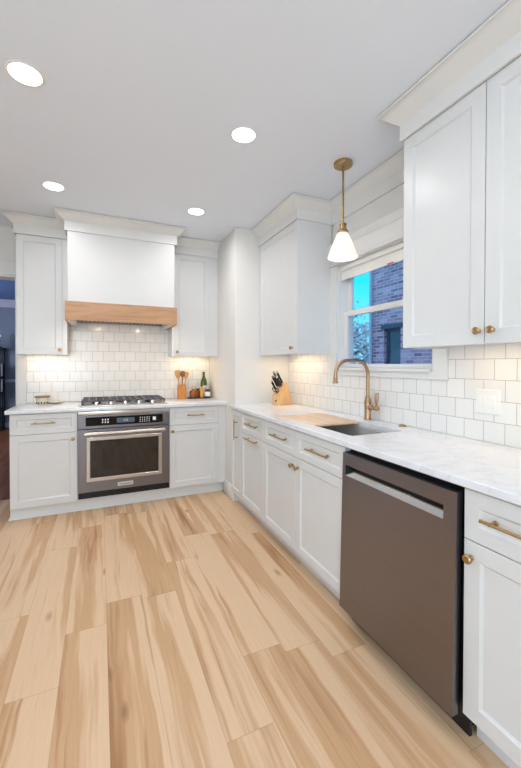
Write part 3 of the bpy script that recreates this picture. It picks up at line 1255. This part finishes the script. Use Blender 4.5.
# ------------------------------------------------------------------ cooktop
def cooktop():
    t = thing('gas_cooktop', (-.909, 2.2, CT), 'stainless gas cooktop with black cast iron grates, above the oven', 'cooktop')
    x0, x1, y0, y1 = -1.285, -.533, 1.975, 2.49
    g = G()
    g.box(x0, x1, y0, y1, CT + .0005, CT + .012, .004, 2)
    finish('tray', g, M['steelx'], t)
    zt = CT + .047
    for i in range(3):
        a = x0 + .012 + i * .2435
        b = a + .241
        g = G()
        ya, yb = y0 + .085, y1 - .012
        for p in ((a, b, ya, ya + .014), (a, b, yb - .014, yb), (a, a + .014, ya, yb), (b - .014, b, ya, yb)):
            g.box(p[0], p[1], p[2], p[3], zt - .011, zt, .002)
        for k in range(1, 4):
            xx = a + k * (b - a) / 4
            g.box(xx - .005, xx + .005, ya, yb, zt - .010, zt + .002, .002)
        for k in range(1, 4):
            yy = ya + k * (yb - ya) / 4
            g.box(a, b, yy - .005, yy + .005, zt - .010, zt + .001, .002)
        for xx in (a + .007, b - .007):
            for yy in (ya + .007, yb - .007, (ya + yb) / 2):
                g.box(xx - .007, xx + .007, yy - .007, yy + .007, CT + .011, zt - .009)
        finish('grate', g, M['iron'], t)
    for bx, by, r in ((-1.15, 2.16, .036), (-1.15, 2.38, .045), (-.909, 2.28, .058), (-.668, 2.16, .045), (-.668, 2.38, .036)):
        g = G()
        g.lathe((bx, by, CT + .011), [(r * 1.25, 0), (r * 1.2, .006), (r, .008), (r, .018), (r * .94, .022), (.001, .023)])
        finish('burner', g, M['black'], t)
    for k in range(5):
        kx = -1.15 + k * .1205
        g = G()
        g.lathe((kx, y0 + .045, CT + .011), [(.026, 0), (.026, .004), (.021, .006), (.0195, .026), (.017, .029), (.0002, .0295)], (0, 0, 1), 20)
        g.box(kx - .003, kx + .003, y0 + .026, y0 + .064, CT + .036, CT + .043, .001)
        finish('knob', g, M['chrome'], t)


cooktop()

# ------------------------------------------------------------------ lights of the room
spots = [(-1.42, .391), (-.38, .391), (-1.424, 1.4985), (-.378, 1.4985), (-1.42, -.716), (-.38, -.716), (-1.42, -1.823), (-.38, -1.823), (-1.42, -2.93), (-.38, -2.93)]
names = ['round recessed ceiling light, the large one at the upper left of the picture',
         'round recessed ceiling light left of the brass pendant',
         'small round recessed ceiling light in front of the cabinet left of the hood',
         'smallest round recessed ceiling light, near the crown right of the hood']
for i, (x, y) in enumerate(spots):
    lab = names[i] if i < 4 else 'round recessed ceiling light, unseen, added behind the viewer to fill the room'
    t = thing('recessed_light', (x, y, ZC), lab, 'ceiling light', 'recessed ceiling lights')
    g = G()
    g.lathe((x, y, ZC - .0005), [(.064, -.002), (.066, -.0035), (.074, -.0035), (.078, -.001), (.078, .0), (.062, .0)], (0, 0, 1), 36, False, False)
    finish('trim_ring', g, M['plastic'], t)
    g = G()
    g.lathe((x, y, ZC - .0025), [(.0655, 0), (.0655, .002)], (0, 0, 1), 36)
    finish('lens', g, M['lens'], t)
    area('recessed_lamp', (x, y, ZC - .006), (0, 0, -1), .12, .12, REC_W if i < 4 else REC_DIM, REC_C, 'DISK', 165)


def pendant():
    px, py = .300, .391
    t = thing('pendant_light', (px, py, ZC), 'brass pendant lamp with a white cone glass shade over the sink', 'pendant light')
    g = G()
    g.lathe((px, py, ZC - .0005), [(.02, -.026), (.05, -.0255), (.0575, -.021), (.059, -.016), (.059, 0)], (0, 0, 1), 32)
    finish('canopy', g, M['brass'], t)
    finish('rod', G().cyl((px, py, 2.18), (px, py, ZC - .024), .0066, seg=14), M['brass'], t)
    g = G()
    g.lathe((px, py, 2.128), [(.034, -.003), (.036, .004), (.034, .014), (.028, .022), (.022, .028), (.021, .05), (.024, .053), (.024, .06), (.018, .064), (.008, .07)], (0, 0, 1), 24)
    finish('socket', g, M['brass'], t)
    g = G()
    out = [(.033, 2.132), (.039, 2.118), (.055, 2.080), (.073, 2.036), (.083, 2.010), (.0855, 2.003), (.0945, 1.980), (.0958, 1.974)]
    prof = out + [(r - .003, z) for r, z in reversed(out)]
    loops = [(r, z) for r, z in prof]
    g.lathe((px, py, 0), loops, (0, 0, 1), 40, False, False)
    finish('lamp_shade', g, M['opal'], t, 40)
    g = G()
    g.lathe((px, py, 2.02), [(.0002, -.034), (.014, -.031), (.026, -.018), (.03, 0), (.026, .02), (.016, .042), (.013, .06), (.013, .108)], (0, 0, 1), 24)
    finish('bulb', g, M['bulb'], t, 60)
    l = bpy.data.lights.new('pendant_bulb_light', 'POINT')
    l.energy = 1.0
    l.color = (1, .92, .82)
    l.shadow_soft_size = .03
    lo = bpy.data.objects.new('pendant_bulb_light', l)
    lo.location = (px, py, 1.983)
    COL.objects.link(lo)


pendant()

for x0, x1, y0, y1, lab, pw in ((-1.74, -1.46, 2.44, 2.47, 'slim warm light bar under the cabinet left of the hood', .35),
                                (-.38, -.03, 2.44, 2.47, 'slim warm light bar under the cabinet right of the hood', .6),
                                (.46, .49, 1.10, 1.56, 'slim warm light bar under the wall cabinet over the knife block', .95),
                                (.44, .47, -.90, -.26, 'slim warm light bar under the large cabinet right of the window', .6)):
    cx_, cy_ = (x0 + x1) / 2, (y0 + y1) / 2
    t = thing('under_cabinet_light', (cx_, cy_, ZU0), lab, 'light bar', 'light bars under the wall cabinets')
    finish('housing', G().box(x0, x1, y0, y1, ZU0 + .0125, ZU0 + .0218, .001), M['bronze'], t)
    finish('lens', G().box(x0 + .004, x1 - .004, y0 + .004, y1 - .004, ZU0 + .011, ZU0 + .0123), M['striplens'], t)
    area('under_cabinet_lamp', (cx_, cy_, ZU0 + .0095), (0, 0, -1), (x1 - x0) - .01, (y1 - y0) - .01, pw, (1, .74, .45))


# ------------------------------------------------------------------ outlets
def outlet(mp, u, v, w, h, label, gangs):
    a = mp(u, v, 0)
    t = thing('wall_outlet', a, label, 'outlet')
    rings = [(0, 0), (0, .003), (.003, .006)]
    L = [[mp(u - w / 2 + i, v - h / 2 + i, n), mp(u + w / 2 - i, v - h / 2 + i, n), mp(u + w / 2 - i, v + h / 2 - i, n), mp(u - w / 2 + i, v + h / 2 - i, n)] for i, n in rings]
    finish('cover_plate', G().loft(L), M['plastic'], t)
    for k in range(gangs):
        c = u + (k - (gangs - 1) / 2) * .046
        L = [[mp(c - .0165 + i, v - .033 + i, n), mp(c + .0165 - i, v - .033 + i, n), mp(c + .0165 - i, v + .033 - i, n), mp(c - .0165 + i, v + .033 - i, n)] for i, n in ((0, .005), (0, .008), (.0015, .0085))]
        s = finish('switch_rocker', G().loft(L), M['plastic'], t)


outlet(mpx(XW - .0092), -.356, 1.110, .118, .120, 'white double switch plate on the tiles under the large wall cabinet', 2)


# ------------------------------------------------------------------ things on the counters
def knife_block():
    A, Bc = Vector((.346, 1.512)), Vector((.380, 1.434))
    L = .200
    w = (Bc - A).normalized()
    W_ = (Bc - A).length
    l = Vector((-w.y, w.x))
    if l.x < 0:
        l = -l

    def P(s, q, z):
        p = A + l * s + w * q
        return Vector((p.x, p.y, CT + z))
    t = thing('knife_block', P(L / 2, W_ / 2, 0), 'slanted beech knife block in the corner under the wall cabinet', 'knife block')
    prof = [(0, 0), (L, 0), (.112, .215), (.103, .217), (0, .092)]
    g = G()
    g.prism(prof, lambda u, v, n: P(u, n, v), 0, W_)
    bmesh.ops.bevel(g.bm, geom=list(g.bm.edges), offset=.003, segments=2, affect='EDGES')
    b = finish('block', g, M['blockwood'], t)
    g = G()
    c = P(-.0002, W_ / 2, .04)
    g.lathe(c, [(.009, 0), (.009, .0008), (.0002, .0009)], -Vector((l.x, l.y, 0)), 16)
    finish('emblem', g, M['drip'], t)
    ax = Vector((-l.x * .62, -l.y * .62, .78)).normalized()
    side = Vector((w.x, w.y, 0))
    n0 = ax.cross(side).normalized()
    spots_ = [(.066, .022, .118, 'large black-handled knife, upper left of the knife block'),
              (.066, .066, .122, 'large black-handled knife, upper right of the knife block'),
              (.048, .018, .105, 'black-handled knife, second row left in the knife block'),
              (.048, .046, .108, 'black-handled knife, middle of the knife block'),
              (.048, .074, .104, 'black-handled knife, second row right in the knife block'),
              (.030, .016, .088, 'short black-handled knife, lowest left in the knife block')]
    for s, q, h, lab in spots_:
        s, q, h = s * 1.25, q * .92, h * 1.14
        base = P(s, q, .092 + s * (.125 / .103))
        k = thing('knife', base, lab, 'knife', 'knives in the knife block')
        g = G()
        loops = []
        for d_, hw, ht in ((.006, .0055, .011), (.012, .006, .0125), (h * .3, .0065, .0135), (h * .55, .006, .0115), (h * .85, .0068, .0135), (h, .006, .0125)):
            c = base + ax * d_
            loops.append([c + side * hw * math.cos(a) + n0 * ht * math.sin(a) for a in (2 * math.pi * i / 12 for i in range(12))])
        g.loft(loops)
        finish('handle', g, M['handle_black'], k, 60)
        for nm, d0, d1, hw, ht in (('bolster', .0005, .018, .0064, .0128), ('end_cap', h - .001, h + .013, .0068, .0138)):
            g = G()
            loops = []
            for d_ in (d0, d1):
                c = base + ax * d_
                loops.append([c + side * hw * math.cos(a) + n0 * ht * math.sin(a) for a in (2 * math.pi * i / 12 for i in range(12))])
            g.loft(loops)
            finish(nm, g, M['chrome'], k)
    base = P(.016, .046, .092 + .016 * 1.214)
    k = thing('kitchen_scissors', base, 'dark looped kitchen scissors in the lowest slot of the knife block', 'scissors')
    for sgn in (-1, 1):
        g = G()
        path = [base + ax * .0005 + side * .003 * sgn, base + ax * .014 + side * .005 * sgn]
        cc = base + ax * .04 + side * .019 * sgn
        for i in range(15):
            a = math.radians(215 + i * 24) if sgn > 0 else math.radians(-35 - i * 24)
            path.append(cc + side * .0145 * math.cos(a) + ax * .025 * math.sin(a))
        g.tube(path, .0042, 8)
        finish('loop', g, M['drip'], k, 60)


knife_block()


def crock():
    cx_, cy_ = -.300, 2.462
    hw = .041
    t = thing('utensil_crock', (cx_, cy_, CT), 'square orange-wood crock holding cooking utensils, right of the cooktop', 'crock')
    g = G()
    zb, zt = CT + .0003, CT + .152

    def sq(h, z):
        r = .006
        P = []
        for sx_, sy_, a0 in ((-1, -1, 180), (1, -1, 270), (1, 1, 0), (-1, 1, 90)):
            for k in range(4):
                a = math.radians(a0 + k * 30)
                P.append((cx_ + sx_ * (h - r) + r * math.cos(a), cy_ + sy_ * (h - r) + r * math.sin(a), z))
        return P
    g.loft([sq(hw, zb), sq(hw, zt), sq(hw - .008, zt), sq(hw - .008, zb + .01)])
    finish('block', g, M['crockwood'], t)
    z0 = CT + .0105

    def utensil(name, cat, label, bx, by, tx, ty, head, mat, hlen=.25):
        a = Vector((cx_ + bx, cy_ + by, z0 + .006))
        d = Vector((tx - bx, ty - by, hlen)).normalized()
        k = thing(name, a, label, cat, 'utensils in the crock')
        e = a + d * hlen
        g = G()
        g.tube([a, a + d * hlen * .5, e], [.0062, .0055, .0062], 10)
        finish('handle', g, M[mat], k, 60)
        rt = Vector((.9138, -.4061, 0))
        rt = (rt - d * rt.dot(d)).normalized()
        n0 = d.cross(rt)
        g = G()
        loops = []
        for s, w, th in head:
            c = e + d * s
            loops.append([c + rt * w * 1.3 * math.cos(q) + n0 * th * math.sin(q) for q in (2 * math.pi * i / 14 for i in range(14))])
        g.loft(loops)
        finish('head', g, M[mat], k, 60)
    spat = [(-.012, .006, .005), (.0, .014, .005), (.02, .023, .004), (.055, .026, .0035), (.075, .024, .003), (.082, .016, .002)]
    spoon = [(-.012, .006, .005), (.0, .011, .006), (.014, .02, .009), (.032, .0245, .011), (.048, .021, .009), (.06, .01, .005)]
    slot = [(-.012, .006, .005), (.0, .012, .005), (.016, .018, .004), (.05, .021, .0035), (.066, .014, .0025)]
    utensil('spatula', 'spatula', 'pale wooden spatula leaning left in the crock', -.014, .004, -.036, .01, spat, 'spoonwood', .215)
    utensil('wooden_spoon', 'spoon', 'dark wooden spoon standing in the middle of the crock', .0, -.018, .004, -.022, spoon, 'darkspoon', .225)
    utensil('wooden_spoon', 'spoon', 'light wooden spoon behind the dark one in the crock', -.002, .020, .018, .024, spoon, 'spoonwood', .228)
    utensil('wooden_turner', 'turner', 'wooden turner leaning right in the crock', .016, -.002, .046, .002, slot, 'spoonwood', .215)


crock()

# bottles and jars by the corner
o = finish('bottle_tray', G().box(-.236, .004, 2.385, 2.515, CT + .0003, CT + .0085, .003, 2), M['darkwood'], loc=(-.11, 2.45, CT))
tag(o, 'low dark tray under the bottles and jars in the corner', 'tray')
ZT = CT + .0088


def vessel(name, cat, label, x, y, prof, mat, extra):
    t = thing(name, (x, y, ZT), label, cat, 'bottles and jars on the corner tray')
    finish('glass_body', G().lathe((x, y, ZT), prof, (0, 0, 1), 24), mat, t, 50)
    for nm, pr_, m in extra:
        finish(nm, G().lathe((x, y, ZT), pr_, (0, 0, 1), 24), m, t, 50)


vessel('whiskey_decanter', 'decanter', 'squat amber-filled glass decanter, left on the corner tray', -.178, 2.432,
       [(.038, 0), (.041, .004), (.041, .066), (.036, .078), (.018, .086), (.0165, .10), (.0002, .10)], M['amber'],
       [('stopper', [(.017, .1002), (.02, .104), (.021, .118), (.014, .126), (.0002, .128)], M['clear_glass'])])
vessel('spice_jar', 'jar', 'amber glass jar close behind the decanter, on the corner tray', -.118, 2.478,
       [(.024, 0), (.026, .004), (.026, .06), (.018, .072), (.018, .08), (.0002, .08)], M['amber'],
       [('cap', [(.0195, .0802), (.0195, .094), (.0002, .095)], M['black'])])
vessel('oil_bottle', 'bottle', 'slim golden oil bottle with a dark cap in front of the green bottle', -.088, 2.415,
       [(.019, 0), (.021, .004), (.021, .094), (.012, .108), (.0105, .122), (.0002, .122)], M['oil'],
       [('cap', [(.0125, .1222), (.0125, .142), (.0002, .143)], M['black'])])
vessel('wine_bottle', 'bottle', 'tall green glass bottle standing behind the smaller bottles in the corner', -.048, 2.478,
       [(.033, 0), (.036, .005), (.036, .165), (.032, .188), (.019, .212), (.0145, .232), (.0138, .272), (.0155, .274), (.0155, .284), (.0002, .285)], M['green_glass'],
       [('label', [(.0363, .045), (.0366, .046), (.0366, .13), (.0363, .131)], M['label'])])
vessel('condiment_jar', 'jar', 'dark round jar with a white label, nearest the corner', -.018 - .004, 2.415,
       [(.031, 0), (.034, .004), (.034, .07), (.028, .084), (.022, .09), (.0002, .09)], M['darkjar'],
       [('label', [(.0343, .014), (.0346, .015), (.0346, .062), (.0343, .063)], M['label']), ('lid', [(.025, .0902), (.0265, .092), (.0265, .108), (.0002, .109)], M['chrome'])])


def bowl():
    x, y = -1.617, 2.415
    t = thing('ceramic_canister', (x, y, CT), 'small ivory crock with dark spots and a brown lid, left of the cooktop', 'canister')
    finish('body', G().lathe((x, y, CT + .0003), [(.042, 0), (.046, .004), (.051, .035), (.053, .06), (.0002, .06)], (0, 0, 1), 28), M['ivory'], t, 50)
    finish('lid', G().lathe((x, y, CT + .0605), [(.055, 0), (.063, .003), (.064, .012), (.058, .015), (.0002, .017)], (0, 0, 1), 28), M['lidwood'], t, 50)
    for k in range(12):
        g = G()
        a = 2 * math.pi * k / 12
        c = Vector((x + .0478 * math.cos(a), y + .0478 * math.sin(a), CT + .012 + .003 * (k % 2)))
        d = Vector((math.cos(a), math.sin(a), 0))
        g.lathe(c - d * .002, [(.0085, 0), (.008, .0025), (.005, .004), (.0002, .0045)], d, 10)
        finish('spot', g, M['drip'], t, 60)


bowl()
g = G()  # pale disc shaped in place of a warm light reflection on the counter
g.lathe((-1.515, 2.44, CT + .0003), [(.03, 0), (.05, .006), (.062, .014), (.064, .017), (.058, .015), (.045, .008), (.0002, .005)], (0, 0, 1), 28)
tag(finish('counter_glow_patch', g, M['ivory'], angle=50, loc=(-1.515, 2.44, CT)), 'shallow pale disc standing in for light reflected on the counter, between the spotted crock and the cooktop', 'light patch')


# ------------------------------------------------------------------ dining room furniture
def bookcase():
    x0, x1, y0, y1 = -3.75, -2.86, 6.80, 7.165
    t = thing('bookcase', (-3.26, 6.98, 0), 'tall black open shelf unit against the blue wall in the next room', 'shelf')
    for xx in (x0, x1 - .05):
        for yy in (y0, y1 - .05):
            finish('post', G().box(xx, xx + .05, yy, yy + .05, 0, 1.56, .004), M['darkwood'], t)
    for z in (.12, .40, .72, 1.02):
        finish('shelf', G().box(x0 + .05, x1 - .05, y0 + .01, y1 - .01, z, z + .03, .003), M['darkwood'], t)
    finish('top', G().box(x0 - .03, x1 + .03, y0 - .03, y1 + .008, 1.5602, 1.605, .006, 2), M['darkwood'], t)
    for z, lab in ((.7505, 'pale framed picture on the lower shelf of the black shelf unit'), (1.0505, 'pale framed picture on the upper shelf of the black shelf unit')):
        f = thing('photo_frame', (-2.98, 6.95, z), lab, 'picture frame')
        finish('frame', G().box(-3.10, -2.845, 6.90, 6.925, z, z + .245, .004), M['dining_trim'], f)
        finish('picture', G().box(-3.07, -2.875, 6.895, 6.8995, z + .03, z + .21), plain('pale_print' + str(z), rgb(150, 170, 196), .5, var=.4, scale=14), f)
    f = thing('figurine', (-2.93, 6.95, 1.6055), 'dark figurine with white details standing on top of the black shelf unit', 'figurine')
    g = G()
    g.lathe((-2.93, 6.95, 1.6055), [(.055, 0), (.06, .01), (.04, .03), (.03, .08), (.045, .13), (.035, .18), (.02, .2), (.03, .225), (.032, .25), (.016, .275), (.0002, .28)], (0, 0, 1), 20)
    finish('body', g, M['darkwood'], f, 60)
    g = G()
    g.lathe((-2.875, 6.90, 1.835), [(.0002, -.03), (.02, -.024), (.03, 0), (.02, .024), (.0002, .03)], (0, 0, 1), 16)
    g.tube([(-2.93, 6.95, 1.80), (-2.90, 6.92, 1.82), (-2.875, 6.90, 1.835)], .01, 8)
    finish('raised_hand', g, M['plastic'], f, 60)
    g = G()
    g.lathe((-2.935, 6.88, 1.6055), [(.02, 0), (.03, .012), (.03, .045), (.018, .06), (.0002, .062)], (0, 0, 1), 16)
    finish('white_foot', g, M['plastic'], f, 60)


bookcase()


# ------------------------------------------------------------------ outdoors
struct('ground_outside', G().box(XW + WT + .01, 30, -12, 30, -.6, -.45), M['concrete'])


def neighbour():
    t = thing('brick_building', (6.5, 1, -.45), 'brick house next door with one dark window, seen through the kitchen window', 'building')
    x = 4.5
    wy0, wy1, wz0, wz1 = 4.08, 4.56, .75, 2.06
    g = G()
    yA, yB, zA, zB = -6, 4.965, -.45, 6.5
    g.box(x, x + .3, yA, wy0, zA, zB)
    g.box(x, x + .3, wy1, yB, zA, zB)
    g.box(x, x + .3, wy0, wy1, zA, wz0)
    g.box(x, x + .3, wy0, wy1, wz1, zB)
    g.box(x + .3, x + 5, yA, yB, zA, zB)
    finish('wall', g, M['brick'], t)
    g = G()
    for a, b, c, d in ((wy0, wy0 + .06, wz0, wz1), (wy1 - .06, wy1, wz0, wz1), (wy0 + .06, wy1 - .06, wz0, wz0 + .06), (wy0 + .06, wy1 - .06, wz1 - .06, wz1), (wy0 + .06, wy1 - .06, 1.27, 1.32)):
        g.box(x + .08, x + .13, a, b, c, d)
    g.box(x - .03, x + .05, wy0 - .06, wy1 + .06, wz1, wz1 + .09)
    f = finish('window_frame', g, plain('slate_window_frame', rgb(72, 84, 104), .6), t)
    finish('pane', G().box(x + .1, x + .105, wy0 + .06, wy1 - .06, wz0 + .06, wz1 - .06), plain('dark_reflecting_pane', rgb(70, 92, 112), .08, var=.3, scale=3), f)
    g = G()
    g.box(x - .07, x - .003, 4.905, 4.96, -.45, 6.5, .01)
    finish('downspout', g, M['pale_pipe'], t)


neighbour()


def tree(name, label, x, y, h, spread, n, seed):
    rnd = random.Random(seed)
    t = thing(name, (x, y, -.45), label, 'tree', 'trees beside the brick building')
    g = G()
    g.tube([(x, y, -.45), (x + .05, y, h * .3), (x - .05, y + .1, h * .6), (x, y, h * .9)], [.11, .09, .06, .02], 10)
    for k in range(9):
        z = h * (.25 + .07 * k)
        a = k * 2.4
        g.tube([(x, y, z), (x + spread * .5 * math.cos(a), y + spread * .5 * math.sin(a), z + .35), (x + spread * .85 * math.cos(a), y + spread * .85 * math.sin(a), z + .6)], [.04, .025, .008], 7)
    finish('trunk', g, M['bark'], t, 60)
    g = G()
    for k in range(n):
        a = rnd.uniform(0, 6.283)
        u = rnd.random() ** .5
        zz = rnd.uniform(.15, 1.0)
        r = spread * u * (1.15 - .6 * abs(zz - .45))
        c = Vector((x + r * math.cos(a), y + r * math.sin(a), zz * h))
        d1 = Vector((rnd.uniform(-1, 1), rnd.uniform(-1, 1), rnd.uniform(-1, 1))).normalized()
        d2 = d1.orthogonal().normalized()
        s = rnd.uniform(.05, .1)
        vs = [g.bm.verts.new(c + p) for p in (-d1 * s, d2 * s * .45 + d1.cross(d2) * s * .1, d1 * s, -d2 * s * .45 + d1.cross(d2) * s * .1)]
        g.bm.faces.new(vs)
    finish('foliage', g, M['leaf'], t, 180)


tree('leafy_tree', 'leafy tree left of the brick building, its crown crossing the lower panes', 5.9, 7.6, 2.5, 1.0, 2300, 3)
tree('leafy_tree', 'more distant pale tree rising behind the nearer one outside the window', 9.0, 11.6, 4.0, 1.6, 1500, 5)
